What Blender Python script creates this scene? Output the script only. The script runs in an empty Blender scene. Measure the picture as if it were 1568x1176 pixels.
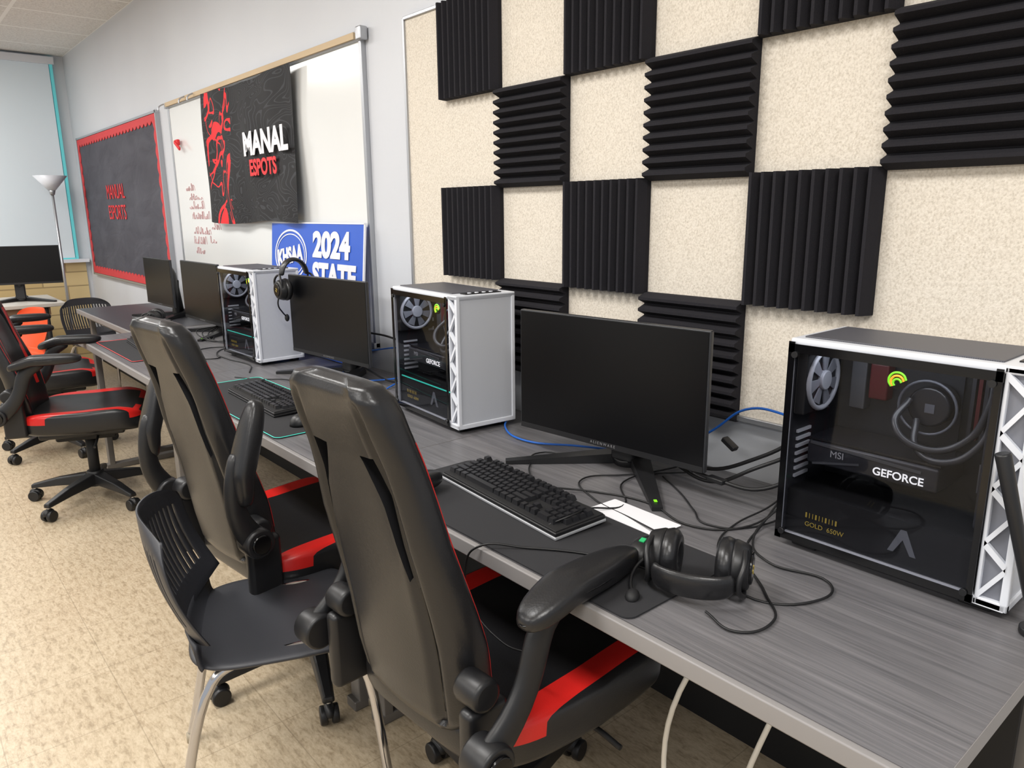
import bpy, bmesh, random
from math import *
from mathutils import Vector, Matrix
random.seed(4)
S=bpy.context.scene
COL=S.collection
S.view_settings.view_transform='Standard'
S.view_settings.look='None'

# ---------------------------------------------------------------- materials
def lin(c):
    return tuple(((v/255)/12.92 if v/255<=.04045 else ((v/255+.055)/1.055)**2.4) for v in c)+(1,)
MATS={}
def mat(name,c,rough=.5,metal=0,emis=None,es=0,bump=None,spec=.5,var=None,coat=0):
    if name in MATS: return MATS[name]
    m=bpy.data.materials.new(name); m.use_nodes=True; n=m.node_tree.nodes; l=m.node_tree.links
    b=n['Principled BSDF']; b.inputs['Base Color'].default_value=lin(c)
    b.inputs['Roughness'].default_value=rough; b.inputs['Metallic'].default_value=metal
    b.inputs['Specular IOR Level'].default_value=spec
    b.inputs['Coat Weight'].default_value=coat
    if emis: b.inputs['Emission Color'].default_value=lin(emis); b.inputs['Emission Strength'].default_value=es
    if bump or var:
        tc=n.new('ShaderNodeTexCoord')
    if bump:
        nt=n.new('ShaderNodeTexNoise'); nt.inputs['Scale'].default_value=bump[0]; nt.inputs['Detail'].default_value=3
        bp=n.new('ShaderNodeBump'); bp.inputs['Strength'].default_value=bump[1]; bp.inputs['Distance'].default_value=bump[2] if len(bump)>2 else .002
        l.new(tc.outputs['Object'],nt.inputs['Vector']); l.new(nt.outputs['Fac'],bp.inputs['Height']); l.new(bp.outputs['Normal'],b.inputs['Normal'])
    if var:
        nt=n.new('ShaderNodeTexNoise'); nt.inputs['Scale'].default_value=var[0]; nt.inputs['Detail'].default_value=4
        cr=n.new('ShaderNodeValToRGB'); cr.color_ramp.elements[0].position=.35; cr.color_ramp.elements[1].position=.65
        cr.color_ramp.elements[0].color=lin(var[1]); cr.color_ramp.elements[1].color=lin(c)
        l.new(tc.outputs['Object'],nt.inputs['Vector']); l.new(nt.outputs['Fac'],cr.inputs[0]); l.new(cr.outputs[0],b.inputs['Base Color'])
    MATS[name]=m; return m

class NB:
    """tiny node builder"""
    def __init__(s,name):
        s.m=bpy.data.materials.new(name); s.m.use_nodes=True; s.n=s.m.node_tree.nodes; s.l=s.m.node_tree.links
        s.b=s.n['Principled BSDF']; MATS[name]=s.m
        s.tc=s.n.new('ShaderNodeTexCoord')
    def mapping(s,scale=(1,1,1),loc=(0,0,0),out='Object',src=None):
        mp=s.n.new('ShaderNodeMapping'); mp.inputs['Scale'].default_value=scale; mp.inputs['Location'].default_value=loc
        s.l.new(src or s.tc.outputs[out],mp.inputs['Vector']); return mp.outputs[0]
    def noise(s,vec,scale,detail=4,rough=.5,dist=0):
        t=s.n.new('ShaderNodeTexNoise'); t.inputs['Scale'].default_value=scale; t.inputs['Detail'].default_value=detail
        t.inputs['Roughness'].default_value=rough; t.inputs['Distortion'].default_value=dist
        s.l.new(vec,t.inputs['Vector']); return t.outputs['Fac']
    def ramp(s,fac,stops,const=False):
        c=s.n.new('ShaderNodeValToRGB'); e=c.color_ramp.elements
        if const: c.color_ramp.interpolation='CONSTANT'
        while len(e)<len(stops): e.new(.5)
        for i,(p,col) in enumerate(stops): e[i].position=p; e[i].color=lin(col)
        s.l.new(fac,c.inputs[0]); return c.outputs[0]
    def mix(s,fac,a,b,mode='MIX'):
        x=s.n.new('ShaderNodeMix'); x.data_type='RGBA'; x.blend_type=mode
        for sock,v in ((x.inputs[0],fac),(x.inputs[6],a),(x.inputs[7],b)):
            if hasattr(v,'is_linked') or hasattr(v,'links'): s.l.new(v,sock)
            elif isinstance(v,(int,float)): sock.default_value=v
            else: sock.default_value=lin(v)
        return x.outputs[2]
    def math(s,op,a,b=None,c=None):
        x=s.n.new('ShaderNodeMath'); x.operation=op
        for i,v in enumerate((a,b,c)):
            if v is None: continue
            if isinstance(v,(int,float)): x.inputs[i].default_value=v
            else: s.l.new(v,x.inputs[i])
        return x.outputs[0]
    def band(s,v,a,b):
        return s.math('MULTIPLY',s.math('GREATER_THAN',v,a),s.math('LESS_THAN',v,b))
    def sep(s,vec):
        x=s.n.new('ShaderNodeSeparateXYZ'); s.l.new(vec,x.inputs[0]); return x.outputs
    def bump(s,h,st=.3,d=.002):
        b=s.n.new('ShaderNodeBump'); b.inputs['Strength'].default_value=st; b.inputs['Distance'].default_value=d
        s.l.new(h,b.inputs['Height']); s.l.new(b.outputs[0],s.b.inputs['Normal'])
    def color(s,c): s.l.new(c,s.b.inputs['Base Color'])
    def rough(s,v): s.b.inputs['Roughness'].default_value=v

# floor vinyl tile
k=NB('floor_vinyl_tile'); o=k.mapping()
n1=k.noise(k.mapping((22,60,1)),1.0,6,.7,.4); n2=k.noise(o,1.6,3); n3=k.noise(k.mapping((70,150,1)),1.0,3,.6)
c=k.ramp(n1,[(.36,(136,118,92)),(.47,(176,158,131)),(.58,(198,182,156))])
c=k.mix(.3,c,k.ramp(n3,[(.35,(146,128,101)),(.6,(204,189,165))]))
c=k.mix(.2,c,k.ramp(n2,[(.35,(174,153,124)),(.65,(203,187,160))]))
s_=k.sep(k.mapping((1/.305,1/.305,1)))
fx=k.math('ABSOLUTE',k.math('SUBTRACT',k.math('FRACT',s_[0]),.5)); fy=k.math('ABSOLUTE',k.math('SUBTRACT',k.math('FRACT',s_[1]),.5))
g=k.math('GREATER_THAN',k.math('MAXIMUM',fx,fy),.495)
c=k.mix(k.math('MULTIPLY',g,.35),c,(112,96,74)); k.color(c); k.rough(.34); k.b.inputs['Specular IOR Level'].default_value=.45
FLOOR=k.m
# wall paint
k=NB('wall_paint'); nn=k.noise(k.mapping(),60,3); k.color(k.ramp(k.noise(k.mapping(),1.2,2),[(.3,(198,200,206)),(.7,(205,208,213))])); k.rough(.5); k.bump(nn,.15,.002); WALL=k.m
# tackboard
k=NB('tackboard_fabric'); o=k.mapping()
nn=k.noise(k.mapping((1,1,.8)),230,3,.65)
k.color(k.ramp(nn,[(.3,(194,184,169)),(.5,(216,207,193)),(.72,(228,220,207))])); k.rough(.92); k.bump(nn,.5,.003); TACK=k.m
# ceiling
k=NB('ceiling_tile'); s_=k.sep(k.mapping((1/.61,1/.61,1)))
fx=k.math('ABSOLUTE',k.math('SUBTRACT',k.math('FRACT',s_[0]),.5)); fy=k.math('ABSOLUTE',k.math('SUBTRACT',k.math('FRACT',s_[1]),.5))
g=k.math('GREATER_THAN',k.math('MAXIMUM',fx,fy),.48)
c=k.ramp(k.noise(k.mapping(),90,4),[(.35,(205,202,198)),(.6,(226,224,220))]); k.color(k.mix(g,c,(238,237,234))); k.rough(.9); CEIL=k.m
# desk laminate
k=NB('desk_laminate_grey_wood')
n1=k.noise(k.mapping((1.3,34,1)),2.0,7,.62,.5); n2=k.noise(k.mapping((.6,7,1)),1.6,4,.5,.9); n3=k.noise(k.mapping((3,200,1)),1.5,2,.5)
c=k.ramp(n1,[(.3,(72,71,74)),(.48,(96,95,97)),(.68,(122,120,122))])
c=k.mix(.35,c,k.ramp(n2,[(.3,(74,73,77)),(.7,(124,122,124))])); c=k.mix(.22,c,k.ramp(n3,[(.35,(66,65,68)),(.6,(124,122,124))]))
k.color(c); k.rough(.36); k.bump(n3,.08,.001); DESK=k.m
# tile block wainscot
k=NB('glazed_block'); br=k.n.new('ShaderNodeTexBrick'); br.inputs['Scale'].default_value=1
br.inputs['Color1'].default_value=lin((200,176,126)); br.inputs['Color2'].default_value=lin((210,188,140)); br.inputs['Mortar'].default_value=lin((160,140,102))
br.inputs['Mortar Size'].default_value=.006; br.inputs['Brick Width'].default_value=.4; br.inputs['Row Height'].default_value=.13
s_=k.sep(k.mapping()); cb=k.n.new('ShaderNodeCombineXYZ'); k.l.new(s_[1],cb.inputs[0]); k.l.new(s_[2],cb.inputs[1]); k.l.new(cb.outputs[0],br.inputs['Vector'])
k.color(br.outputs['Color']); k.rough(.3); BLOCK=k.m
# banner
k=NB('banner_cloth'); o=k.mapping(); s_=k.sep(o)
nw=k.noise(k.mapping((1,0,2.0)),2.6,2,.5,.6); ln=k.math('FRACT',k.math('MULTIPLY',nw,26)); lines=k.math('LESS_THAN',ln,.2)
base=k.mix(k.math('MULTIPLY',lines,.75),(20,20,23),(58,59,64))
red=k.noise(k.mapping((5.5,0,3.0),(3.1,0,1.7)),1.0,1.5,.5,1.4)
rb=k.math('LESS_THAN',k.math('ABSOLUTE',k.math('SUBTRACT',red,.5)),.032)
red2=k.noise(k.mapping((4.5,0,3.4),(7.3,0,4.2)),1.0,1.0,.5,1.2)
rb=k.math('MAXIMUM',rb,k.math('LESS_THAN',k.math('ABSOLUTE',k.math('SUBTRACT',red2,.48)),.012))
m1=k.band(s_[0],-.53,-.19)
c=k.mix(k.math('MULTIPLY',rb,m1),base,(222,40,46)); k.color(c); k.rough(.75); BANNER=k.m
# bulletin paper
k=NB('bulletin_paper'); nn=k.noise(k.mapping((1,1,2.2)),3,3,.5,.5); k.color(k.ramp(nn,[(.3,(64,63,72)),(.7,(78,78,87))])); k.rough(.85); k.bump(nn,.5,.03); PAPER=k.m
# leather
def leather(name):
    k=NB(name); v=k.n.new('ShaderNodeTexVoronoi'); v.inputs['Scale'].default_value=260; k.l.new(k.mapping(),v.inputs['Vector'])
    k.rough(.33); k.bump(v.outputs['Distance'],.12,.001); return k
k=leather('black_leather'); k.b.inputs['Base Color'].default_value=lin((27,27,29)); LEATHER=k.m
k=leather('two_tone_seat_leather'); s_=k.sep(k.mapping()); ax=k.math('ABSOLUTE',s_[0])
top=k.math('GREATER_THAN',s_[2],.014)
side=k.band(ax,.190,.247)
frt=k.math('MULTIPLY',k.band(s_[1],.213,.238),k.math('GREATER_THAN',ax,.07))
msk=k.math('MULTIPLY',k.math('MAXIMUM',side,frt),top); msk=k.math('MULTIPLY',msk,k.math('GREATER_THAN',s_[1],-.22))
k.color(k.mix(msk,(25,25,27),(200,33,29))); SEATM=k.m
k=leather('two_tone_back_leather'); s_=k.sep(k.mapping()); ax=k.math('ABSOLUTE',s_[0])
nrm=k.sep(k.tc.outputs['Normal'])
msk=k.math('MULTIPLY',k.math('MULTIPLY',k.band(ax,.112,.134),k.band(s_[2],.60,.98)),k.math('GREATER_THAN',nrm[1],.15))
k.color(k.mix(msk,(27,27,29),(190,33,29))); BACKM=k.m
BLKP=mat('black_plastic',(24,24,26),.42)
BLKM=mat('black_matte',(18,18,20),.65)
BLKG=mat('black_gloss',(9,9,11),.15)
SCREEN=mat('screen_panel',(7,7,9),.34,spec=.3)
BEZ=mat('bezel_grey',(44,45,48),.4)
FOAM=mat('acoustic_foam',(38,37,41),.95,bump=(400,.5,.002),spec=.2)
ALU=mat('aluminium',(176,178,182),.35,.7)
WHITEP=mat('case_white',(218,221,228),.35)
WBOARD=mat('whiteboard_enamel',(224,225,224),.18)
CHROME=mat('chrome',(200,200,204),.12,1)
GREYLEG=mat('desk_leg_metal',(120,116,112),.45,.3)
EDGE=mat('desk_edge_band',(134,131,130),.5)
MATC=mat('desk_pad_cloth',(36,36,39),.85,bump=(700,.2,.001))
REDB=mat('red_border',(200,58,62),.7)
BLUE=mat('sign_blue',(46,92,196),.45)
WHT=mat('white_print',(232,232,236),.6)
REDT=mat('red_print',(214,44,50),.6)
CREAM=mat('cork_rail',(196,174,142),.7)
TEAL=mat('teal_light_leak',(104,196,200),.4,emis=(90,205,212),es=.18)  # faint emission stands in for daylight leaking past the shade
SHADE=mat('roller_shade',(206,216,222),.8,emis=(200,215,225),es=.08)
ORANGE=mat('orange_plastic',(220,82,40),.4)
BCAB=mat('blue_cable',(24,96,190),.45)
BKCAB=mat('black_cable',(16,16,18),.5)
WCAB=mat('white_cable',(214,210,200),.5)
LAM=mat('table_laminate',(190,186,178),.4)
BROWN=mat('brown_wood',(110,84,62),.5)
DARKW=mat('desk_dark_top',(62,62,67),.35)
REDST=mat('red_stitch',(180,30,30),.6)
LEDC=mat('led_cyan',(60,200,180),.4,emis=(60,210,185),es=.5)
LEDR=mat('led_red',(220,60,60),.4,emis=(230,50,50),es=.5)
LEDG=mat('led_green',(110,190,30),.4,emis=(120,215,30),es=1.0)
LEDW=mat('led_white',(230,230,230),.4,emis=(230,230,230),es=1.1)
LEDO=mat('led_orange',(235,150,40),.4,emis=(240,150,30),es=1.2)
PCBM=mat('pc_internal',(52,52,58),.45,.2)
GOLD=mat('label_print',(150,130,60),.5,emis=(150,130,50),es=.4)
STKR=mat('pc_dark_red',(84,20,25),.4)
VENTG=mat('vent_grey',(118,120,128),.5)
k=NB('perforated_mesh'); v=k.n.new('ShaderNodeTexVoronoi'); v.inputs['Scale'].default_value=330; v.inputs['Randomness'].default_value=0; k.l.new(k.mapping(),v.inputs['Vector'])
k.color(k.ramp(v.outputs['Distance'],[(.25,(116,118,126)),(.42,(194,197,204))])); k.rough(.45); PERF=k.m
k=NB('dark_mesh'); v=k.n.new('ShaderNodeTexVoronoi'); v.inputs['Scale'].default_value=300; v.inputs['Randomness'].default_value=0; k.l.new(k.mapping(),v.inputs['Vector'])
k.color(k.ramp(v.outputs['Distance'],[(.25,(40,40,44)),(.42,(84,84,90))])); k.rough(.5); DMESH=k.m
m=bpy.data.materials.new('tinted_glass'); m.use_nodes=True; n=m.node_tree.nodes; l=m.node_tree.links; n.clear()
out=n.new('ShaderNodeOutputMaterial'); mx=n.new('ShaderNodeMixShader'); tr=n.new('ShaderNodeBsdfTransparent'); gl=n.new('ShaderNodeBsdfGlossy'); lw=n.new('ShaderNodeLayerWeight')
pw_=n.new('ShaderNodeMath'); pw_.operation='POWER'; pw_.inputs[1].default_value=4.5; ma_=n.new('ShaderNodeMath'); ma_.operation='MULTIPLY_ADD'; ma_.inputs[1].default_value=.5; ma_.inputs[2].default_value=.025
lw.inputs[0].default_value=.5; l.new(lw.outputs['Facing'],pw_.inputs[0]); l.new(pw_.outputs[0],ma_.inputs[0])
tr.inputs[0].default_value=(.60,.60,.63,1); gl.inputs['Roughness'].default_value=.03; gl.inputs[0].default_value=(.7,.75,.85,1)
l.new(ma_.outputs[0],mx.inputs[0]); l.new(tr.outputs[0],mx.inputs[1]); l.new(gl.outputs[0],mx.inputs[2]); l.new(mx.outputs[0],out.inputs[0]); TGLASS=m

# ---------------------------------------------------------------- geometry helpers
def link(o,parent=None):
    COL.objects.link(o)
    if parent: o.parent=parent
    return o
def empty(name,loc=(0,0,0),rz=0,rot=None):
    e=bpy.data.objects.new(name,None); e.empty_display_size=.1; e.location=loc
    e.rotation_euler=rot if rot else (0,0,rz); COL.objects.link(e); return e
def sub(name,parent,loc=(0,0,0),rot=(0,0,0)):
    e=bpy.data.objects.new(name,None); e.location=loc; e.rotation_euler=rot; return link(e,parent)
def mobj(name,verts,faces,mt,parent=None,smooth=False,loc=(0,0,0),rot=(0,0,0)):
    me=bpy.data.meshes.new(name); me.from_pydata([tuple(v) for v in verts],[],faces)
    bm=bmesh.new(); bm.from_mesh(me); bmesh.ops.recalc_face_normals(bm,faces=bm.faces); bm.to_mesh(me); bm.free()
    for x in (mt if isinstance(mt,(list,tuple)) else [mt]): me.materials.append(x)
    if smooth:
        for p in me.polygons: p.use_smooth=True
    o=bpy.data.objects.new(name,me); o.location=loc; o.rotation_euler=rot; return link(o,parent)
def box(name,size,loc,mt,parent=None,bev=0,rot=(0,0,0),seg=2):
    bm=bmesh.new(); bmesh.ops.create_cube(bm,size=1)
    for v in bm.verts: v.co=Vector((v.co.x*size[0],v.co.y*size[1],v.co.z*size[2]))
    if bev: bmesh.ops.bevel(bm,geom=list(bm.edges),offset=bev,segments=seg,affect='EDGES',profile=.5)
    me=bpy.data.meshes.new(name); bm.to_mesh(me); bm.free(); me.materials.append(mt)
    if bev:
        for p in me.polygons: p.use_smooth=True
    o=bpy.data.objects.new(name,me); o.location=loc; o.rotation_euler=rot; link(o,parent)
    if bev:
        w=o.modifiers.new('wn','WEIGHTED_NORMAL')
    return o
def cyl(name,p1,p2,r,mt,parent=None,r2=None,seg=24,bev=0):
    p1=Vector(p1); p2=Vector(p2); d=p2-p1; L=d.length
    bm=bmesh.new(); bmesh.ops.create_cone(bm,cap_ends=True,segments=seg,radius1=r,radius2=r if r2 is None else r2,depth=L)
    if bev:
        es=[e for e in bm.edges if abs(e.verts[0].co.z-e.verts[1].co.z)<1e-6 and len(e.link_faces)==2]
        bmesh.ops.bevel(bm,geom=es,offset=bev,segments=2,affect='EDGES',profile=.5)
    q=d.to_track_quat('Z','Y'); M=Matrix.Translation((p1+p2)/2)@q.to_matrix().to_4x4()
    bmesh.ops.transform(bm,matrix=M,verts=bm.verts)
    me=bpy.data.meshes.new(name); bm.to_mesh(me); bm.free(); me.materials.append(mt)
    for p in me.polygons: p.use_smooth=len(p.vertices)<=4
    o=bpy.data.objects.new(name,me); return link(o,parent)
def tube(name,pts,r,mt,parent=None,cyc=False,smooth=True,taper=None):
    cu=bpy.data.curves.new(name,'CURVE'); cu.dimensions='3D'; cu.bevel_depth=r; cu.bevel_resolution=3; cu.resolution_u=8; cu.use_fill_caps=True
    if smooth:
        sp=cu.splines.new('BEZIER'); sp.bezier_points.add(len(pts)-1)
        for i,p in enumerate(pts):
            b=sp.bezier_points[i]; b.co=p; b.handle_left_type=b.handle_right_type='AUTO'
            if taper: b.radius=taper[i]
    else:
        sp=cu.splines.new('POLY'); sp.points.add(len(pts)-1)
        for i,p in enumerate(pts): sp.points[i].co=(*p,1)
    sp.use_cyclic_u=cyc; cu.materials.append(mt)
    o=bpy.data.objects.new(name,cu); return link(o,parent)
def text(name,body,size,loc,mt,parent=None,rot=(pi/2,0,0),ext=.0008,off=0,sx=1,align='LEFT'):
    cu=bpy.data.curves.new(name,'FONT'); cu.body=body; cu.size=size; cu.extrude=ext; cu.offset=off; cu.align_x=align
    cu.materials.append(mt); o=bpy.data.objects.new(name,cu); o.location=loc; o.rotation_euler=rot; o.scale=(sx,1,1); return link(o,parent)
def sgn(x): return (x>0)-(x<0)
def se(name,a,b,c,e1,e2,mt,parent=None,loc=(0,0,0),rot=(0,0,0),fn=None,nu=20,nv=40):
    vs=[];fs=[]
    P=lambda t,e:(sgn(cos(t))*abs(cos(t))**e, sgn(sin(t))*abs(sin(t))**e)
    for i in range(nu+1):
        cu,su=P(-pi/2+pi*i/nu,e1)
        for j in range(nv):
            cv,sv=P(2*pi*j/nv,e2)
            p=Vector((a*cu*cv,b*cu*sv,c*su)); vs.append(Vector(fn(p)) if fn else p)
    for i in range(nu):
        for j in range(nv):
            fs.append((i*nv+j,i*nv+(j+1)%nv,(i+1)*nv+(j+1)%nv,(i+1)*nv+j))
    o=mobj(name,vs,fs,mt,parent,True,loc,rot)
    bm=bmesh.new(); bm.from_mesh(o.data); bmesh.ops.remove_doubles(bm,verts=bm.verts,dist=1e-5)
    bm.to_mesh(o.data); bm.free()
    for p in o.data.polygons: p.use_smooth=True
    return o
def rrect(w,h,r,n=6):
    pts=[]
    for cx,cy,a0 in ((w/2-r,h/2-r,0),(-w/2+r,h/2-r,90),(-w/2+r,-h/2+r,180),(w/2-r,-h/2+r,270)):
        for i in range(n+1):
            a=radians(a0+90*i/n); pts.append((cx+r*cos(a),cy+r*sin(a)))
    return pts
def prism(name,pts,z0,z1,mt,parent=None,loc=(0,0,0),rot=(0,0,0)):
    n=len(pts); vs=[(x,y,z0) for x,y in pts]+[(x,y,z1) for x,y in pts]
    fs=[tuple(range(n))[::-1],tuple(range(n,2*n))]+[(i,(i+1)%n,n+(i+1)%n,n+i) for i in range(n)]
    return mobj(name,vs,fs,mt,parent,False,loc,rot)
def ring(name,R,r,mt,parent,loc,rot=(0,0,0),n=32,m=10,sx=1,sy=1):
    vs=[];fs=[]
    for i in range(n):
        a=2*pi*i/n
        for j in range(m):
            b=2*pi*j/m; vs.append(((R+r*cos(b))*cos(a)*sx,(R+r*cos(b))*sin(a)*sy,r*sin(b)))
    for i in range(n):
        for j in range(m): fs.append((i*m+j,((i+1)%n)*m+j,((i+1)%n)*m+(j+1)%m,i*m+(j+1)%m))
    return mobj(name,vs,fs,mt,parent,True,loc,rot)

# ---------------------------------------------------------------- room
WY=.045; XE=-8.05; XR=2.6; YF=-6.0; HC=2.77
box('floor',(XR-XE+.2,6.2,.1),((XR+XE)/2,YF/2+.0,-.05),FLOOR)
box('ceiling',(XR-XE+.2,6.2,.1),((XR+XE)/2,YF/2,HC+.05),CEIL)
box('wall_back',(XR-XE+.2,.1,HC+.1),((XR+XE)/2,WY+.05,HC/2),WALL)
box('wall_left',(.1,6.1,HC+.1),(XE-.05,YF/2+.05,HC/2),WALL)
box('trim_wainscot',(.02,5.95,.96),(XE+.01,YF/2+.03,.48),BLOCK)
box('baseboard_back',(7.6,.012,.1),(-4.2,WY-.006,.05),BLKM)
w=empty('window_1',(XE,0,0))
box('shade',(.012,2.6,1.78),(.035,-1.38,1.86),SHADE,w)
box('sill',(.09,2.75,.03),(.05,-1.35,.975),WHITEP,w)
box('side_light_leak',(.03,.022,1.79),(.03,-.062,1.86),TEAL,w)  # glowing strip put in for the light leak beside the shade
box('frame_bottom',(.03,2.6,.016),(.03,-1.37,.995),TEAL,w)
box('head_box',(.06,2.66,.06),(.04,-1.37,2.72),WHITEP,w)

# tackboard
t=empty('tackboard',(0,0,0))
box('panel',(2.45,.02,1.155),(-1.185,.035,1.4725),TACK,t)
for nm,sz,lc in (('frame_left',(.012,.028,1.17),(-2.416,.031,1.4725)),('frame_bottom',(2.46,.03,.014),(-1.185,.030,.889)),('frame_top',(2.46,.028,.012),(-1.185,.031,2.056)),('frame_right',(.012,.028,1.17),(.046,.031,1.4725))):
    box(nm,sz,lc,ALU,t,.002)
# foam
def foam_mesh():
    prof=[]; n=10; s=.2975; p=s/n
    for i in range(n):
        x=-s/2+i*p
        prof+= [(x+.001,-.014),(x+p*.36,-.040),(x+p*.60,-.040),(x+p-.001,-.014)]
    prof=[(-s/2,0)]+prof+[(s/2,0)]
    N=len(prof); vs=[(x,y,-s/2) for x,y in prof]+[(x,y,s/2) for x,y in prof]
    fs=[tuple(range(N)),tuple(range(N,2*N))]+[(i,(i+1)%N,N+(i+1)%N,N+i) for i in range(N)]
    return vs,fs
fv,ff=foam_mesh()
cx=lambda c:-2.026+c*.2985
cz={1:1.904,2:1.611,3:1.321,4:1.028}
for c_,r_,hz in ((0,1,0),(2,1,0),(4,1,0),(1,2,1),(3,2,1),(5,2,1),(0,3,0),(2,3,0),(4,3,0),(1,4,1),(3,4,1)):
    mobj('acoustic_foam_panel',fv,ff,FOAM,None,False,(cx(c_),.0245,cz[r_]),(0,pi/2 if hz else 0,0))

# whiteboard
w=empty('whiteboard')
box('surface',(2.42,.014,1.2),(-3.945,.036,1.44),WBOARD,w)
for nm,sz,lc in (('frame_right',(.02,.022,1.22),(-2.735,.034,1.44)),('frame_left',(.02,.022,1.22),(-5.155,.034,1.44)),('frame_bottom',(2.44,.03,.025),(-3.945,.03,.84))):
    box(nm,sz,lc,ALU,w,.003)
box('map_rail',(2.5,.026,.035),(-3.95,.028,2.055),ALU,w,.003); box('cork_strip',(2.4,.012,.024),(-3.95,.012,2.055),CREAM,w)
box('rail_end_cap',(.04,.035,.05),(-2.715,.022,2.06),ALU,w,.006)
for xx in (-5.15,-4.75,-4.6): tube('hook_%d'%int(-xx*100),[(xx,.0,2.06),(xx,-.03,2.04),(xx,-.035,2.02)],.004,ALU,w)
def scrib(nm,x0,z0,wd,ht,seed):
    rnd=random.Random(seed); pts=[]; n=int(wd/.022)
    for i in range(n*2+1): pts.append((x0+wd*i/(2*n)+rnd.uniform(-.012,.012),.0275,z0+(ht if i%2 else 0)*rnd.uniform(.1,1.2)))
    tube(nm,pts,.0012,mat('marker_red',(204,160,162),.6),w)
for i,(x0,z0,wd) in enumerate(((-4.98,1.53,.16),(-4.92,1.475,.22),(-4.94,1.42,.26),(-4.9,1.36,.30),(-4.9,1.27,.3),(-4.92,1.21,.22),(-4.9,1.15,.16),(-4.5,1.62,.05),(-4.55,1.42,.12),(-4.62,1.22,.1),(-4.58,1.30,.14))): scrib('handwriting_%d'%i,x0,z0,wd,.04,i)
mg=empty('magnetic_clip',(-4.99,.008,1.82)); box('body',(.05,.02,.035),(0,0,0),REDT,mg,.005); box('lever',(.1,.012,.02),(.03,-.012,-.02),REDT,mg,.004,rot=(0,.5,0))

# banner
def banner():
    e=empty('esports_banner',(-3.86,0,1.69)); nx,nz=70,40; vs=[];fs=[]
    for j in range(nz+1):
        v=j/nz
        for i in range(nx+1):
            u=i/nx; x=-.57+1.14*u; z=-.345+.69*v
            z+= -.012*sin(pi*u)*v -.010*sin(pi*u*2)*(1-v)
            x+= .02*sin(v*3.2)*(u-.5)*-1 + .01*sin(v*7)*(u>.97)
            y=-.014-.009*sin(u*22+v*3)*(1-.3*v)-.006*sin(u*9-v*6)-.007*(1-v)
            vs.append((x,y,z))
    for j in range(nz):
        for i in range(nx):
            a=j*(nx+1)+i; fs.append((a,a+1,a+nx+2,a+nx+1))
    mobj('cloth',vs,fs,BANNER,e,True)
    text('title_text','MANAL',.150,(.02,-.034,-.015),WHT,e,off=.006,sx=1.02,ext=.001)
    text('subtitle_text','ESPOTS',.105,(.08,-.034,-.115),REDT,e,off=.0035,sx=.92,ext=.001)
banner()

# yard sign
sgn_e=empty('tournament_sign',(-3.19,-.045,.747),rot=(radians(-5),0,0))
box('panel',(.92,.006,.6),(0,0,.302),BLUE,sgn_e)
for nm,sz,lc in (('edge_r',(.008,.008,.6),(.457,-.001,.302)),('edge_t',(.92,.008,.006),(0,-.001,.6))): box(nm,sz,lc,WHT,sgn_e)
text('year_text','2024',.15,(-.0,-.006,.455),WHT,sgn_e,off=.007,sx=1.14,ext=.001)
text('state_text','STATE',.14,(-.0,-.006,.325),WHT,sgn_e,off=.007,sx=1.0,ext=.001)
text('lower_text','CHAMPIONSHIP',.1,(-.4,-.006,.1),WHT,sgn_e,off=.004,ext=.001)
def flat_ell(nm,a,b,t,par,loc,mt):
    vs=[];N=48
    for y in (0,-.0012):
        for k_ in range(N):
            an=2*pi*k_/N; vs.append((a*cos(an),y,b*sin(an)))
        for k_ in range(N):
            an=2*pi*k_/N; vs.append(((a-t)*cos(an),y,(b-t)*sin(an)))
    fs=[]
    for k_ in range(N):
        q=(k_+1)%N
        fs+=[(k_,q,N+q,N+k_),(2*N+k_,2*N+q,3*N+q,3*N+k_),(k_,q,2*N+q,2*N+k_),(N+k_,N+q,3*N+q,3*N+k_)]
    mobj(nm,vs,fs,mt,par,False,loc)
flat_ell('logo_ring',.175,.12,.009,sgn_e,(-.24,-.004,.45),WHT); flat_ell('logo_ring_inner',.155,.10,.005,sgn_e,(-.24,-.004,.45),WHT)
text('logo_text','KHSAA',.1,(-.24,-.006,.415),WHT,sgn_e,off=.005,sx=.85,ext=.001,align='CENTER',rot=(pi/2,radians(-8),0))

# bulletin board
b=empty('bulletin_board',(-6.6,.03,1.455))
box('paper',(2.36,.012,1.16),(0,0,0),PAPER,b)
def scallop(nm,L,loc,flip,vert):
    n=int(L/.09); pts=[(-L/2,0)]
    for i in range(n):
        for q in range(7):
            t=q/6; pts.append((-L/2+(i+t)*L/n, .04+.025*sin(pi*t)))
    pts.append((L/2,0))
    vs=[];N=len(pts)
    for y in (0,-.006):
        for (a,c) in pts:
            c=c*flip
            vs.append((c,y,a) if vert else (a,y,c))
    mobj(nm,vs,[tuple(range(N)),tuple(range(N,2*N))]+[(i,(i+1)%N,N+(i+1)%N,N+i) for i in range(N)],REDB,b,False,loc)
scallop('border_top',2.36,(0,-.006,.58),-1,False); scallop('border_bottom',2.36,(0,-.006,-.58),1,False)
scallop('border_left',1.16,(-1.18,-.0065,0),1,True); scallop('border_right',1.16,(1.18,-.0065,0),-1,True)
for nm,sz,lc in (('frame_top',(2.4,.03,.015),(0,0,.59)),('frame_bottom',(2.4,.03,.015),(0,0,-.59)),('frame_left',(.015,.03,1.2),(-1.19,0,0)),('frame_right',(.015,.03,1.2),(1.19,0,0))): box(nm,sz,lc,ALU,b)
text('title_text','MANUAL',.16,(-.36,-.01,.06),REDT,b,ext=.001,sx=.85); text('subtitle_text','ESPORTS',.16,(-.36,-.01,-.1),REDT,b,ext=.001,sx=.85)

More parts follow.
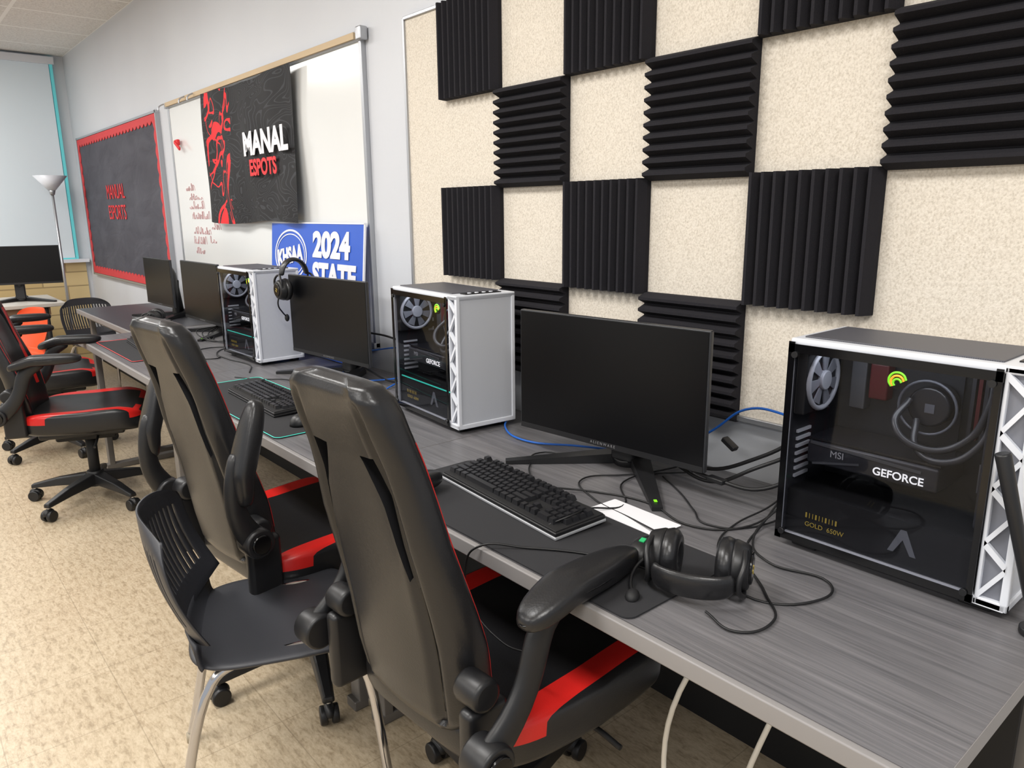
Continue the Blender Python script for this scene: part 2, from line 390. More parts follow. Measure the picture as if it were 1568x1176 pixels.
# ---------------------------------------------------------------- desks
def desk(x0,x1,yf,top=DESK,z=.745):
    e=empty('computer_desk',((x0+x1)/2,0,0)); L=x1-x0-.004; W=.02-yf; yc=(yf+.02)/2
    box('top',(L,W-.012,.028),(0,yc+.006,z-.014),top,e)
    box('front_edge',(L,.014,.032),(0,yf+.005,z-.016),EDGE,e,.003)
    for s in (-1,1):
        box('end_edge_%d'%(s+1),(.004,W-.012,.028),(s*(L/2-.001),yc+.006,z-.0145),EDGE,e)
        x=s*(L/2-.05)
        box('leg_front_%d'%(s+1),(.05,.03,z-.06),(x,yf+.08,(z-.03)/2+.01),GREYLEG,e,.004)
        box('leg_rear_%d'%(s+1),(.05,.03,z-.06),(x,-.06,(z-.03)/2+.01),GREYLEG,e,.004)
        box('foot_%d'%(s+1),(.05,W-.1,.03),(x,yc,.015),GREYLEG,e,.004)
        box('side_rail_%d'%(s+1),(.05,W-.1,.04),(x,yc,z-.05),GREYLEG,e,.004)
    box('front_rail',(L-.1,.02,.04),(0,yf+.06,z-.05),GREYLEG,e,.003)
    box('modesty_panel',(L-.12,.015,.38),(0,-.10,.5),BLKM,e)
desk(-1.68,-.235,-.72); desk(-3.11,-1.68,-.74); desk(-4.54,-3.11,-.765); desk(-5.98,-4.56,-.49,DARKW)

DZ=.746
# ---------------------------------------------------------------- PC case
def pc(x,y,rz=0,led=0):
    e=empty('desktop_computer_tower',(x,y,DZ),rz); L=.40;W=.205;H=.41; hx=L/2;hy=W/2
    HS=mat('heatsink',(96,98,104),.35,.6); RG=mat('ring_grey',(90,92,100),.3); HOSE=mat('hose',(46,47,52),.3)
    for i,(sx,sy) in enumerate(((-1,-1),(1,-1),(-1,1),(1,1))): box('foot_%d'%i,(.05,.03,.014),(sx*(hx-.05),sy*(hy-.03),.007),BLKP,e,.003)
    box('bottom',(L-.01,W,.01),(0,0,.019),WHITEP,e)
    box('side_far',(L-.01,.006,H-.03),(0,hy-.003,.014+(H-.02)/2),WHITEP,e)
    box('rear',(.006,W-.01,H-.03),(-hx+.003,0,.014+(H-.02)/2),WHITEP,e)
    box('top_shell',(L,W,.014),(0,0,H-.007),WHITEP,e,.004)
    box('top_mesh',(L-.075,W-.04,.004),(-.02,0,H+.001),DMESH,e,.001)
    box('io_strip',(.03,W-.08,.003),(hx-.028,0,H+.001),BLKP,e)
    for i in range(4): cyl('io_button_%d'%i,(hx-.028,-.04+i*.025,H),(hx-.028,-.04+i*.025,H+.004),.006,WHITEP,e,seg=12)
    gx=L-.048; gc=-hx+gx/2
    z0,z1=.022,H-.012
    mobj('glass',[(-hx+.002,-hy-.003,z0),(-hx+gx-.002,-hy-.003,z0),(-hx+gx-.002,-hy-.003,z1),(-hx+.002,-hy-.003,z1)],[(0,1,2,3)],TGLASS,e)
    for nm,sz,lc in (('glass_band_top',(gx,.002,.016),(gc,-hy-.0042,H-.018)),('glass_band_bottom',(gx,.002,.014),(gc,-hy-.0042,.022)),('glass_band_rear',(.012,.002,H-.02),(-hx+.006,-hy-.0042,.014+(H-.02)/2)),('glass_band_front',(.010,.002,H-.02),(-hx+gx-.006,-hy-.0042,.014+(H-.02)/2))):
        box(nm,sz,lc,BLKG,e)
    for i,(a,c) in enumerate(((.014,.03),(gx-.014,.03),(.014,H-.03),(gx-.014,H-.03))): cyl('thumbscrew_%d'%i,(-hx+a,-hy-.003,c),(-hx+a,-hy-.009,c),.006,BLKP,e,seg=14)
    box('motherboard_tray',(gx-.01,.004,H-.05),(gc,.06,.014+(H-.03)/2),mat('tray_dark',(26,26,29),.5),e)
    box('liner_top',(gx,W-.02,.004),(gc,0,H-.018),BLKM,e); box('liner_rear',(.003,W-.02,H-.04),(-hx+.009,0,H/2),mat('liner_rear',(38,38,42),.5),e); box('liner_front',(.003,W-.02,H-.04),(hx-.05,0,H/2),BLKM,e)
    box('psu_shroud',(gx-.014,W-.03,.085),(gc,.0,.07),BLKM,e)
    box('motherboard',(.22,.004,.24),(-.06,.054,.27),mat('pcb',(40,42,48),.4),e)
    box('vrm_heatsink',(.03,.03,.11),(-.125,.04,.32),HS,e,.003)
    box('chipset_plate',(.06,.01,.05),(.02,.048,.19),HS,e,.003)
    box('graphics_card',(.235,.12,.045),(-.05,-.01,.19),mat('gpu_shroud',(46,47,53),.3,.3),e,.006)
    box('gpu_backplate',(.235,.11,.004),(-.05,-.01,.216),mat('gpu_plate',(30,30,34),.25),e)
    box('gpu_trim',(.20,.002,.005),(-.06,-.071,.205),HS,e,rot=(0,.05,0)); box('gpu_trim_2',(.09,.002,.004),(-.11,-.071,.178),HS,e,rot=(0,-.2,0))
    for i,a in enumerate((-.12,-.01)):
        ring('gpu_fan_%d'%i,.04,.004,BLKG,e,(a,-.01,.166)); cyl('gpu_fan_hub_%d'%i,(a,-.01,.168),(a,-.01,.160),.016,BLKP,e)
    text('gpu_text','GEFORCE',.020,(-.040,-.074,.178),LEDW,e,ext=.0003,off=.0003)
    text('gpu_maker','MSI',.018,(-.12,-.074,.19),mat('dim_print',(120,120,124),.4,emis=(130,130,134),es=.4),e,ext=.0003)
    SL=mat('slot_light',(190,192,198),.4)
    for i in range(7): box('pci_slot_%d'%i,(.004,.05,.006),(-hx+.013,-.05,.135+i*.015),SL,e)
    for i in range(3): box('io_port_%d'%i,(.004,.02,.012),(-hx+.013,.03,.26+i*.03),SL,e)
    FG=mat('fan_grey',(158,160,168),.4)
    fxp=-hx+.036; fy_=-.035; fz=.325
    box('fan_housing',(.022,.122,.122),(-hx+.023,fy_+.0,fz),BLKP,e,.004)
    ring('fan_ring',.055,.005,FG,e,(fxp,fy_,fz),(0,pi/2,0),n=36)
    for i in range(7):
        a=i*2*pi/7; pts=[(0.014*cos(a),.014*sin(a)),(.05*cos(a+.15),.05*sin(a+.15)),(.048*cos(a+.65),.048*sin(a+.65)),(.014*cos(a+.7),.014*sin(a+.7))]
        prism('fan_blade_%d'%i,pts,0,.003,mat('fan_blade',(120,122,130),.4),e,(fxp-.001,fy_,fz),(0,pi/2,0))
    cyl('fan_hub',(fxp-.003,fy_,fz),(fxp+.008,fy_,fz),.019,FG,e,bev=.002)
    ring('cooler_ring',.048,.0025,RG,e,(.015,-.01,.30),(pi/2,0,0)); cyl('cooler_pump',(.015,.05,.30),(.015,-.005,.30),.036,mat('pump',(34,35,40),.25),e,bev=.004)
    box('pump_mark',(.016,.001,.016),(.018,-.006,.298),RG,e)
    box('vrm_cover',(.035,.03,.07),(-.085,.035,.325),STKR,e,.004)
    cyl('badge_disc',(-.03,-.03,.345),(-.03,-.032,.345),.016,BLKG,e)
    for i,(m_,r_) in enumerate(((LEDG,.015),(LEDO,.011),(LEDG,.007))):
        tube('badge_arc_%d'%i,[(-.03+r_*cos(t_),-.034,.345-.002*i+r_*sin(t_)) for t_ in [radians(q) for q in (10,50,95,140,190,230)]],.0020,m_,e)
    for i in range(4): box('ram_%d'%i,(.006,.03,.12),(.075+i*.010,.035,.31),STKR if i%2 else PCBM,e)
    tube('cooler_hose_1',[(.0,-.01,.275),(.02,-.05,.235),(.07,-.065,.225),(.115,-.055,.26),(.128,-.04,.32),(.128,-.03,.37)],.006,HOSE,e)
    tube('cooler_hose_2',[(-.015,-.01,.31),(-.02,-.05,.27),(.03,-.06,.24),(.09,-.05,.26),(.12,-.04,.33),(.12,-.03,.37)],.006,HOSE,e)
    for i in range(6): tube('power_lead_%d'%i,[(.118,.05,.2+i*.008),(.12,.0,.17+i*.006),(.115,-.02,.12)],.0022,mat('lead',(50,50,54),.5),e)
    box('radiator',(.02,.13,.26),(hx-.065,.0,.255),PCBM,e,.003)
    text('psu_label','GOLD  650W',.013,(-.15,-.0885,.047),GOLD,e,ext=.0002)
    for i in range(10): box('psu_tick_%d'%i,(.0012 if i%3 else .003,.0004,.010),(-.148+i*.0065,-.0886,.069),GOLD,e)
    box('side_plate',(.012,.002,.05),(.12,-.03,.20),RG,e)
    pts=[(-.024,-.02),(-.014,-.02),(0,.006),(.014,-.02),(.024,-.02),(.005,.024),(-.005,.024)]
    prism('shroud_logo',pts,0,.001,mat('logo_grey',(100,102,108),.4,emis=(110,112,118),es=.12),e,(.03,-.0885,.072),(pi/2,0,0))
    if led: box('led_strip',(gx-.04,.003,.003),(gc,-.09,.115),LEDC,e)
    Ld=bpy.data.lights.new('case_fill_lamp','AREA'); Ld.shape='RECTANGLE'; Ld.size=.26; Ld.size_y=.05; Ld.energy=.30 if led==0 else .4; Ld.color=(.9,.95,1)  # added fill lamp that brightens the parts behind the glass
    lo=bpy.data.objects.new('case_fill_lamp',Ld); lo.location=(gc,-.06,H-.024); lo.rotation_euler=(radians(12),0,0); link(lo,e)
    # front panel
    box('front_core',(.03,W-.02,H-.03),(hx-.030,.0,.014+(H-.02)/2),PERF,e)
    for nm,sz,lc in (('front_rim_l',(.012,.012,H-.016),(hx-.006,-hy+.006,.012+(H-.012)/2)),('front_rim_r',(.012,.012,H-.016),(hx-.006,hy-.006,.012+(H-.012)/2)),('front_rim_t',(.05,W,.012),(hx-.025,0,H-.006)),('front_rim_b',(.05,W,.014),(hx-.025,0,.021)),('side_rim_rear',(.006,.012,H-.016),(hx-.045,-hy+.006,.012+(H-.012)/2)),('side_far_front',(.046,.004,H-.02),(hx-.023,hy-.002,.012+(H-.012)/2))):
        box(nm,sz,lc,WHITEP,e,.002)
    box('front_mesh',(.004,W-.02,H-.03),(hx-.006,0,.012+(H-.012)/2),PERF,e)
    box('side_vent',(.04,.004,H-.03),(hx-.024,-hy+.011,.012+(H-.012)/2),VENTG,e)
    nseg=4; zz=[.03+i*(H-.045)/nseg for i in range(nseg+1)]
    for i in range(nseg):
        a,bz=zz[i],zz[i+1]; mz=(a+bz)/2; x0,x1=hx-.044,hx-.008
        for nm,q0,q1 in (('a',a,mz+.01),('b',bz-.002,mz+.01)):
            pts=[(x0,q0-.006),(x0,q0+.007),(x1,q1+.007),(x1,q1-.006)]
            vs=[(px,-hy,pz) for px,pz in pts]+[(px,-hy+.008,pz) for px,pz in pts]
            mobj('truss_%s_%d'%(nm,i),vs,[(0,1,2,3),(4,5,6,7)]+[(k_,(k_+1)%4,4+(k_+1)%4,4+k_) for k_ in range(4)],WHITEP,e)
    return e
pc(-.504,-.160,radians(0)); pc(-1.895,-.180,radians(-5),1); pc(-3.30,-.232,radians(1),2)

# ---------------------------------------------------------------- monitors
def monitor(x,y,rz,z0=.815,wd=.556,ht=.322,tilt=0,txt=True):
    e=empty('computer_monitor',(x,y,DZ),rz); zc=z0-DZ+ht/2
    p=sub('head',e,(0,0,zc),(radians(tilt),0,0))
    box('panel',(wd,.014,ht),(0,0,0),BEZ,p,.003)
    box('screen',(wd-.008,.002,ht-.018),(0,-.0075,.005),SCREEN,p)
    box('chin',(wd-.006,.003,.014),(0,-.0075,-ht/2+.008),BLKP,p)
    se('rear_shell',wd*.42,.03,ht*.40,.5,.5,BLKP,p,(0,.022,-.01))
    box('rear_mount',(.12,.05,.1),(0,.06,0),BLKP,p,.01)
    if txt: text('maker_text','A L I E N W A R E',.010,(0,-.0095,-ht/2+.0055),mat('dim_text',(120,120,122),.4),p,ext=.0002,align='CENTER')
    cyl('stand_column',(0,.105,.012),(0,.085,zc+.05),.03,BLKP,e,r2=.022,seg=20)
    box('column_front',(.07,.03,zc*1.0),(0,.09,zc*.5+.01),BLKP,e,.01,rot=(radians(-4),0,0))
    for s,nm in ((-1,'foot_left'),(1,'foot_right')):
        a=(s*.02,.12); bpt=(s*.235,-.115)
        d=Vector((bpt[0]-a[0],bpt[1]-a[1])).normalized(); nrm=Vector((-d.y,d.x))
        w0,w1=.026,.012
        pts=[(a[0]+nrm.x*w0,a[1]+nrm.y*w0),(a[0]-nrm.x*w0,a[1]-nrm.y*w0),(bpt[0]-nrm.x*w1,bpt[1]-nrm.y*w1),(bpt[0]+nrm.x*w1,bpt[1]+nrm.y*w1)]
        vv=[(px,py,0) for px,py in pts]+[(pts[0][0],pts[0][1],.028),(pts[1][0],pts[1][1],.028),(pts[2][0],pts[2][1],.009),(pts[3][0],pts[3][1],.009)]
        mobj(nm,vv,[(0,1,2,3),(4,5,6,7),(0,1,5,4),(1,2,6,5),(2,3,7,6),(3,0,4,7)],BLKP,e)
        if s>0 and txt: box('foot_led',(.007,.014,.001),(bpt[0]-d.x*.03,bpt[1]-d.y*.03,.0120),LEDG,e,rot=(.06,0,atan2(d.y,d.x)-pi/2))
    cyl('stand_hub',(0,.115,0),(0,.105,.03),.045,BLKP,e,seg=28,bev=.004)
    return e
monitor(-1.200,-.222,radians(5),wd=.565); monitor(-2.69,-.205,radians(5),z0=.822); monitor(-4.18,-.20,radians(1)); monitor(-5.06,-.17,radians(2),z0=.825,ht=.295,wd=.5)

# ---------------------------------------------------------------- keyboards
def keyboard(x,y,rz,frame,z=DZ+.003,glow=None):
    e=empty('computer_keyboard',(x,y,z),rz); u=.0190
    box('lower_shell',(.447,.137,.007),(0,0,.007),frame,e,.002,rot=(radians(3),0,0))
    box('chassis',(.445,.135,.010),(0,0,.0145),BLKP,e,.003,rot=(radians(3),0,0)); box('top_plate',(.438,.128,.003),(0,0,.0205),BLKM,e,.001,rot=(radians(3),0,0))
    rows=[[(0,1)]+[(2+i,1) for i in range(4)]+[(6.5+i,1) for i in range(4)]+[(11+i,1) for i in range(4)],
          [(i,1) for i in range(13)]+[(13,2)],[(0,1.5)]+[(1.5+i,1) for i in range(12)]+[(13.5,1.5)],
          [(0,1.75)]+[(1.75+i,1) for i in range(11)]+[(12.75,2.25)],[(0,2.25)]+[(2.25+i,1) for i in range(10)]+[(12.25,2.75)],
          [(0,1.25),(1.25,1.25),(2.5,1.25),(3.75,6.25),(10,1.25),(11.25,1.25),(12.5,1.25),(13.75,1.25)]]
    for r in range(6):
        if r in (0,1,2): rows[r]+=[(15.25+i,1) for i in range(3)]
        if r==4: rows[r]+=[(16.25,1)]
        if r==5: rows[r]+=[(15.25+i,1) for i in range(3)]
        if r>0: rows[r]+=[(18.5+i,1) for i in range(4)] if r<5 else [(18.5,2),(20.5,1)]
    vs=[];fs=[]; tl=radians(3)
    for r,row in enumerate(rows):
        ry=.058-r*u-(.004 if r else 0)*1; lift=.002*abs(r-3)
        for x0,w in row:
            a=-.214+x0*u; b_=a+w*u-.0016; c=ry-u/2+.0008; d=ry+u/2-.0008; n=len(vs)
            for (xx,yy,zz) in ((a,c,0),(b_,c,0),(b_,d,0),(a,d,0),(a+.0025,c+.0015,1),(b_-.0025,c+.0015,1),(b_-.0025,d-.004,1),(a+.0025,d-.004,1)):
                vs.append((xx,yy,.022+yy*tan(tl)+zz*(.0095+lift*.3)))
            fs+=[(n,n+1,n+5,n+4),(n+1,n+2,n+6,n+5),(n+2,n+3,n+7,n+6),(n+3,n,n+4,n+7),(n+4,n+5,n+6,n+7)]
    mobj('keycaps',vs,fs,mat('keycap_black',(28,28,31),.4),e)
    for s in (-1,1): box('rear_foot_%d'%(s+1),(.03,.01,.012),(s*.17,.06,.006),BLKP,e)
    if glow: box('led_edge',(.44,.002,.003),(0,.069,.018),glow,e)
    return e
keyboard(-1.205,-.507,radians(-5),mat('silver_frame',(176,178,182),.35,.3)); keyboard(-2.47,-.56,radians(-2),BLKP,glow=LEDC)
keyboard(-3.95,-.55,radians(-4),BLKP)

def pad(x,y,w,h,rz,edge=None):
    e=empty('mouse_pad',(x,y,DZ-.0002),rz)
    prism('cloth',rrect(w,h,.02),0,.003,MATC,e)
    if edge:
        pts=[(a,b,.0028) for a,b in rrect(w-.004,h-.004,.02)]
        tube('edge_piping',pts,.0014,edge,e,cyc=True,smooth=False)
pad(-1.10,-.56,.80,.295,radians(0)); pad(-2.46,-.575,.86,.30,radians(0),LEDC); pad(-3.93,-.58,.7,.29,0,LEDR)

def mouse(x,y,rz,led=None):
    e=empty('computer_mouse',(x,y,DZ+.003),rz)
    se('shell',.032,.06,.036,.9,.8,BLKP,e,fn=lambda p:(p.x*(1-.12*(p.y>0)),p.y,max(p.z,0)*(1-.25*(p.y/.06)) ))
    box('button_split',(.0015,.05,.002),(0,.03,.0300),BLKG,e,rot=(-.25,0,0)); cyl('wheel',(-.004,.03,.029),(.004,.03,.029),.007,BEZ,e,seg=16)
    if led: box('logo_led',(.010,.012,.002),(0,-.025,.0385),mat('green_dim',(40,150,90),.4,emis=(40,170,100),es=.4),e,rot=(.2,0,0))
mouse(-.83,-.50,.2,True); mouse(-2.12,-.58,.1)
prism('paper_card',rrect(.19,.085,.004),0,.001,WHT,None,(-.965,-.385,DZ+.003),(0,0,radians(-2)))

# ---------------------------------------------------------------- headsets
def headset(loc,rot,mic=0,wid=.08,sc=1,bh=.075,hang=False):
    e=empty('gaming_headset',loc,rot=rot); e.scale=(sc,sc,sc)
    for s,nm in ((-1,'left'),(1,'right')):
        x=s*wid
        cyl('cup_'+nm,(x,0,0),(x+s*.028,0,0),.045,BLKP,e,r2=.036,seg=32,bev=.005)
        cyl('cup_plate_'+nm,(x+s*.026,0,0),(x+s*.032,0,0),.027,BLKG,e,seg=28,bev=.002)
        for q in range(2):
            box('cup_mark_%s_%d'%(nm,q),(.001,.012,.003),(x+s*.0325,-.004+.004*q,.004-.008*q),GOLD,e,rot=(.6,0,0))
        ring('cushion_'+nm,.030,.016,LEATHER,e,(x-s*.010,0,0),(0,pi/2,0))
        tube('yoke_'+nm,[(x+s*.02,-.036,.01),(x+s*.022,-.03,.04),(x+s*.016,0,.06),(x+s*.022,.03,.04),(x+s*.02,.036,.01)],.0045,BLKP,e)
    pts=[];N=12
    for i in range(N+1):
        a=pi*i/N; pts.append((-(wid+.014)*cos(a),0,.055+bh*sin(a)))
    vs=[];fs=[]
    for i,p in enumerate(pts):
        a=pi*i/N; nx,nz=-cos(a),sin(a); hw=.020+.004*sin(a)
        for (dy,dr) in ((-hw,0),(hw,0),(hw,-.018),(-hw,-.018)): vs.append((p[0]+nx*dr,dy,p[2]+nz*dr))
    for i in range(N):
        for j in range(4): fs.append((i*4+j,i*4+(j+1)%4,(i+1)*4+(j+1)%4,(i+1)*4+j))
    fs+=[(0,1,2,3),(N*4,N*4+1,N*4+2,N*4+3)]
    o=mobj('headband',vs,fs,LEATHER,e,True); sb=o.modifiers.new('s','SUBSURF'); sb.levels=1; sb.render_levels=2
    if mic==1:
        tube('mic_boom',[(-wid-.02,0,-.02),(-wid-.02,.02,-.06),(-wid+.01,.05,-.10),(-wid+.03,.06,-.12)],.003,BLKP,e)
        se('mic_tip',.010,.010,.016,1,1,BLKM,e,(-wid+.032,.061,-.125),nu=8,nv=12)
    if mic==2:
        tube('mic_boom',[(-wid-.03,-.01,.0),(-wid-.045,-.02,.03),(-wid-.045,-.028,.06),(-wid-.035,-.03,.085)],.003,BLKP,e)
        se('mic_tip',.012,.011,.016,1,1,BLKM,e,(-wid-.033,-.030,.094),nu=8,nv=12)
    return e
headset((-.70,-.525,DZ+.049),(radians(97),0,radians(26)),2,.056,1.04,.035)
headset((-2.93,-.225,1.085),(0,0,radians(90)),1,.05)
headset((-4.32,-.42,DZ+.046),(radians(95),0,radians(60)),0,.06)
headset((-4.75,-.30,DZ+.046),(radians(95),0,radians(-30)),0,.06)

# ---------------------------------------------------------------- gaming chair
PROF=[ # z, halfwidth, halfdepth, yc
     (.47,.10,.02,-.235),(.475,.150,.040,-.235),(.50,.168,.050,-.237),(.56,.178,.054,-.243),(.64,.182,.053,-.253),(.72,.180,.051,-.264),(.80,.175,.049,-.277),(.88,.167,.047,-.291),(.94,.159,.045,-.303),(1.0,.151,.044,-.317),(1.05,.145,.046,-.330),(1.09,.139,.046,-.341),(1.115,.131,.043,-.348),(1.133,.114,.032,-.353),(1.141,.078,.013,-.355)]
def profz(z):
    for i in range(len(PROF)-1):
        a,b_=PROF[i],PROF[i+1]
        if a[0]<=z<=b_[0]:
            t=(z-a[0])/(b_[0]-a[0]); return tuple(a[q]+(b_[q]-a[q])*t for q in range(4))
    return PROF[-1]
GR=.70
def bsurf(row,ang,grow=1.0):
    z,w,d,yc=row
    cx_=sgn(cos(ang))*abs(cos(ang))**.6; sy=sgn(sin(ang))*abs(sin(ang))**.65
    x=w*cx_; y=d*sy
    if y>0: y-= .036*(1-abs(cx_)**2.2)*(1 if z<1.0 else .5)*(d/.055)
    else:
        y+= .012*max(0,1-(abs(cx_)/GR)**4)
        g=.014*exp(-((abs(cx_)-GR)/.055)**2)*min(1,d/.04)
        if .49<z<1.12: y+=g*(1 if z<1.08 else (1.12-z)/.04)
    wing=.028*max(0,min(1,(.86-z)/.2))+.006
    y+= wing*(abs(cx_)**2.5)*(1 if z<.98 else max(0,(1.06-z)/.08) if z<1.06 else 0)
    return (x*grow,yc+y*grow,z)
def seamang(s,fr=GR):
    t=acos(fr**(1/.6)); return -t if s>0 else pi+t
def make_back():
    vs=[];n=120
    zs=[]
    for i in range(len(PROF)-1):
        for j in range(4):
            t=j/4; a,b_=PROF[i],PROF[i+1]; zs.append(tuple(a[q]+(b_[q]-a[q])*t for q in range(4)))
    zs.append(PROF[-1])
    for row in zs:
        for j in range(n): vs.append(bsurf(row,2*pi*(j+.5)/n))
    m=len(zs); fs=[]
    for i in range(m-1):
        for j in range(n): fs.append((i*n+j,i*n+(j+1)%n,(i+1)*n+(j+1)%n,(i+1)*n+j))
    fs.append(tuple(range(n))); fs.append(tuple((m-1)*n+j for j in range(n)))
    me=bpy.data.meshes.new('backrest'); me.from_pydata(vs,[],fs)
    bm=bmesh.new(); bm.from_mesh(me); bmesh.ops.recalc_face_normals(bm,faces=bm.faces)
    me.materials.append(BACKM)
    bm.to_mesh(me); bm.free()
    o=bpy.data.objects.new('backrest_tmp',me); COL.objects.link(o)
    cuts=[]
    for s in (-1,1):
        pts=[(s*.052,1.010),(s*.094,1.015),(s*.106,.95),(s*.116,.80),(s*.110,.79),(s*.088,.925)]
        if s<0: pts=pts[::-1]
        N=len(pts); v2=[(x,-.5,z) for x,z in pts]+[(x,-.1,z) for x,z in pts]
        me2=bpy.data.meshes.new('cut'); me2.from_pydata(v2,[],[tuple(range(N)),tuple(range(N,2*N))[::-1]]+[(i,N+i,N+(i+1)%N,(i+1)%N) for i in range(N)])
        b2=bmesh.new(); b2.from_mesh(me2); bmesh.ops.recalc_face_normals(b2,faces=b2.faces); b2.to_mesh(me2); b2.free()
        c=bpy.data.objects.new('cut',me2); COL.objects.link(c); cuts.append(c)
        md=o.modifiers.new('b','BOOLEAN'); md.object=c; md.operation='DIFFERENCE'; md.solver='EXACT'
    bpy.context.view_layer.update()
    dg=bpy.context.evaluated_depsgraph_get()
    me3=bpy.data.meshes.new_from_object(o.evaluated_get(dg))
    for x in cuts+[o]: bpy.data.objects.remove(x)
    for p in me3.polygons: p.use_smooth=True
    me3.name='backrest_mesh'
    try: me3.set_sharp_from_angle(angle=radians(50))
    except Exception: pass
    return me3
BACK=make_back()

def gaming_chair(x,y,rz,recline=0,arm_up=False,spin=0,dz=0,name='gaming_chair'):
    e=empty(name,(x,y,0),rz)
    up=sub('upper',e,(0,0,dz))
    bk=sub('back_assembly',up,(0,-.235,.47),(radians(recline),0,0))
    inv=Vector((0,.235,-.47))
    o=bpy.data.objects.new('backrest',BACK); link(o,bk); o.location=inv
    zl=[.52,.58,.64,.70,.76,.82,.88,.94,1.0]
    for s in (-1,1):
        a2=seamang(s)
        o=tube('rear_seam_%d'%(s+1),[bsurf(profz(z),a2,1.0) for z in zl[:4]+[.74,.78]],.0016,BLKG,bk); o.location=inv
        a3=radians(22) if s>0 else radians(158)
        o=tube('side_seam_%d'%(s+1),[bsurf(profz(z),a3,1.003) for z in zl[1:]+[1.04]],.0011,REDST,bk); o.location=inv
    def sf(p):
        z=p.z
        if z>0: z+= .022*min(1,(abs(p.x)/.25)**3)-.01*(1-(p.x/.27)**2) + .006*sin(min(1,max(0,p.y/.25))*pi/2)
        x=p.x*(1-.10*max(0,-p.y/.26))
        if p.y>.15: z-= (p.y-.15)*.12
        return (x,p.y,z)
    se('seat',.265,.265,.055,.45,.42,SEATM,up,(0,.015,.455),fn=sf,nu=28,nv=96)
    box('seat_pan',(.36,.36,.03),(0,0,.395),BLKP,up,.01)
    box('tilt_mechanism',(.2,.26,.045),(0,0,.365),BLKM,up,.01)
    tube('tilt_lever',[(.08,.05,.36),(.2,.06,.36),(.27,.06,.35)],.006,BLKM,up)
    for s in (-1,1):
        box('back_bracket_%d'%(s+1),(.035,.09,.17),(s*.215,-.25,.50),BLKP,up,.012)
        cyl('back_knob_%d'%(s+1),(s*.18,-.26,.61),(s*.240,-.26,.61),.030,BLKP,up,bev=.008)
        a=sub('arm_%d'%(s+1),up,(s*.275,-.295,.53) if not arm_up else (s*.262,-.290,.60))
        cyl('pivot_drum_%d'%(s+1),(-.03*s,0,0),(.028*s,0,0),.038,BLKP,a,bev=.006); cyl('pivot_cap_%d'%(s+1),(.026*s,0,0),(.034*s,0,0),.025,BLKG,a,bev=.003)
        if not arm_up:
            pth=[(0,0,0),(0,.035,.025),(0,.075,.065),(0,.102,.115),(0,.115,.17),(0,.14,.21),(0,.21,.232)]
            rr=[.038,.033,.030,.028,.032,.030,.018]
        else:
            pth=[(0,0,0),(0,-.02,.03),(0,-.04,.07),(0,-.045,.11),(0,-.045,.15),(0,-.04,.20),(0,-.03,.24)]
            rr=[.036,.032,.028,.026,.024,.020,.014]
        vs=[];fs=[];n=14
        for i,p_ in enumerate(pth):
            q=Vector(pth[min(i+1,len(pth)-1)])-Vector(pth[max(i-1,0)]); q.normalize(); nn_=Vector((0,-q.z,q.y))
            for j in range(n):
                an=2*pi*j/n; vs.append(Vector(p_)+nn_*rr[i]*cos(an)+Vector((1,0,0))*.017*sin(an))
        for i in range(len(pth)-1):
            for j in range(n): fs.append((i*n+j,i*n+(j+1)%n,(i+1)*n+(j+1)%n,(i+1)*n+j))
        fs+=[tuple(range(n)),tuple((len(pth)-1)*n+j for j in range(n))]
        o=mobj('arm_bracket_%d'%(s+1),vs,fs,BLKP,a,True); o.modifiers.new('s','SUBSURF').render_levels=1
        fnp=lambda p:(p.x*(1+.12*max(-1,min(1,-p.y/.1))),p.y,p.z-.30*max(0,-p.y-.05))
        if not arm_up:
            se('arm_pad_%d'%(s+1),.038,.145,.024,.6,.75,LEATHER,a,(s*.012,.212,.247),fn=fnp)
            tube('arm_pad_seam_%d'%(s+1),[(s*.012+.0375*cos(t_)*(1+.12*max(-1,min(1,-.145*sin(t_)/.1))),.212+.1455*sin(t_),.247-.30*max(0,-.145*sin(t_)-.05)) for t_ in [2*pi*q/24 for q in range(24)]],.0014,BLKG,a,cyc=True)
        else: se('arm_pad_%d'%(s+1),.038,.130,.024,.6,.75,LEATHER,a,(s*.012,-.012,.235),rot=(radians(72),0,0),fn=fnp)
    cyl('gas_lift',(0,0,.09),(0,0,.36),.025,BLKM,e); cyl('gas_piston',(0,0,.25),(0,0,.38),.014,CHROME,e)
    cyl('hub',(0,0,.075),(0,0,.15),.048,BLKP,e,r2=.038,bev=.004)
    for i in range(5):
        a=radians(90+72*i)+spin; c,s_=cos(a),sin(a)
        def pt(r,t,z): return (r*c-t*s_,r*s_+t*c,z)
        vs=[pt(.03,-.032,.085),pt(.03,.032,.085),pt(.03,.026,.14),pt(.03,-.026,.14),pt(.18,-.024,.078),pt(.18,.024,.078),pt(.18,.019,.118),pt(.18,-.019,.118),pt(.31,-.018,.066),pt(.31,.018,.066),pt(.31,.014,.086),pt(.31,-.014,.086)]
        fs=[(0,1,2,3),(8,9,10,11)]
        for q in (0,4):
            for j in range(4): fs.append((q+j,q+(j+1)%4,q+4+(j+1)%4,q+4+j))
        o=mobj('base_leg_%d'%i,vs,fs,BLKP,e); bv=o.modifiers.new('b','BEVEL'); bv.width=.006; bv.segments=2
        cyl('caster_stem_%d'%i,pt(.30,0,.05),pt(.30,0,.08),.008,CHROME,e,seg=12)
        for sd in (-1,1): cyl('caster_wheel_%d_%d'%(i,sd+1),pt(.30,sd*.006,.027),pt(.30,sd*.026,.027),.027,BLKP,e,seg=22,bev=.004)
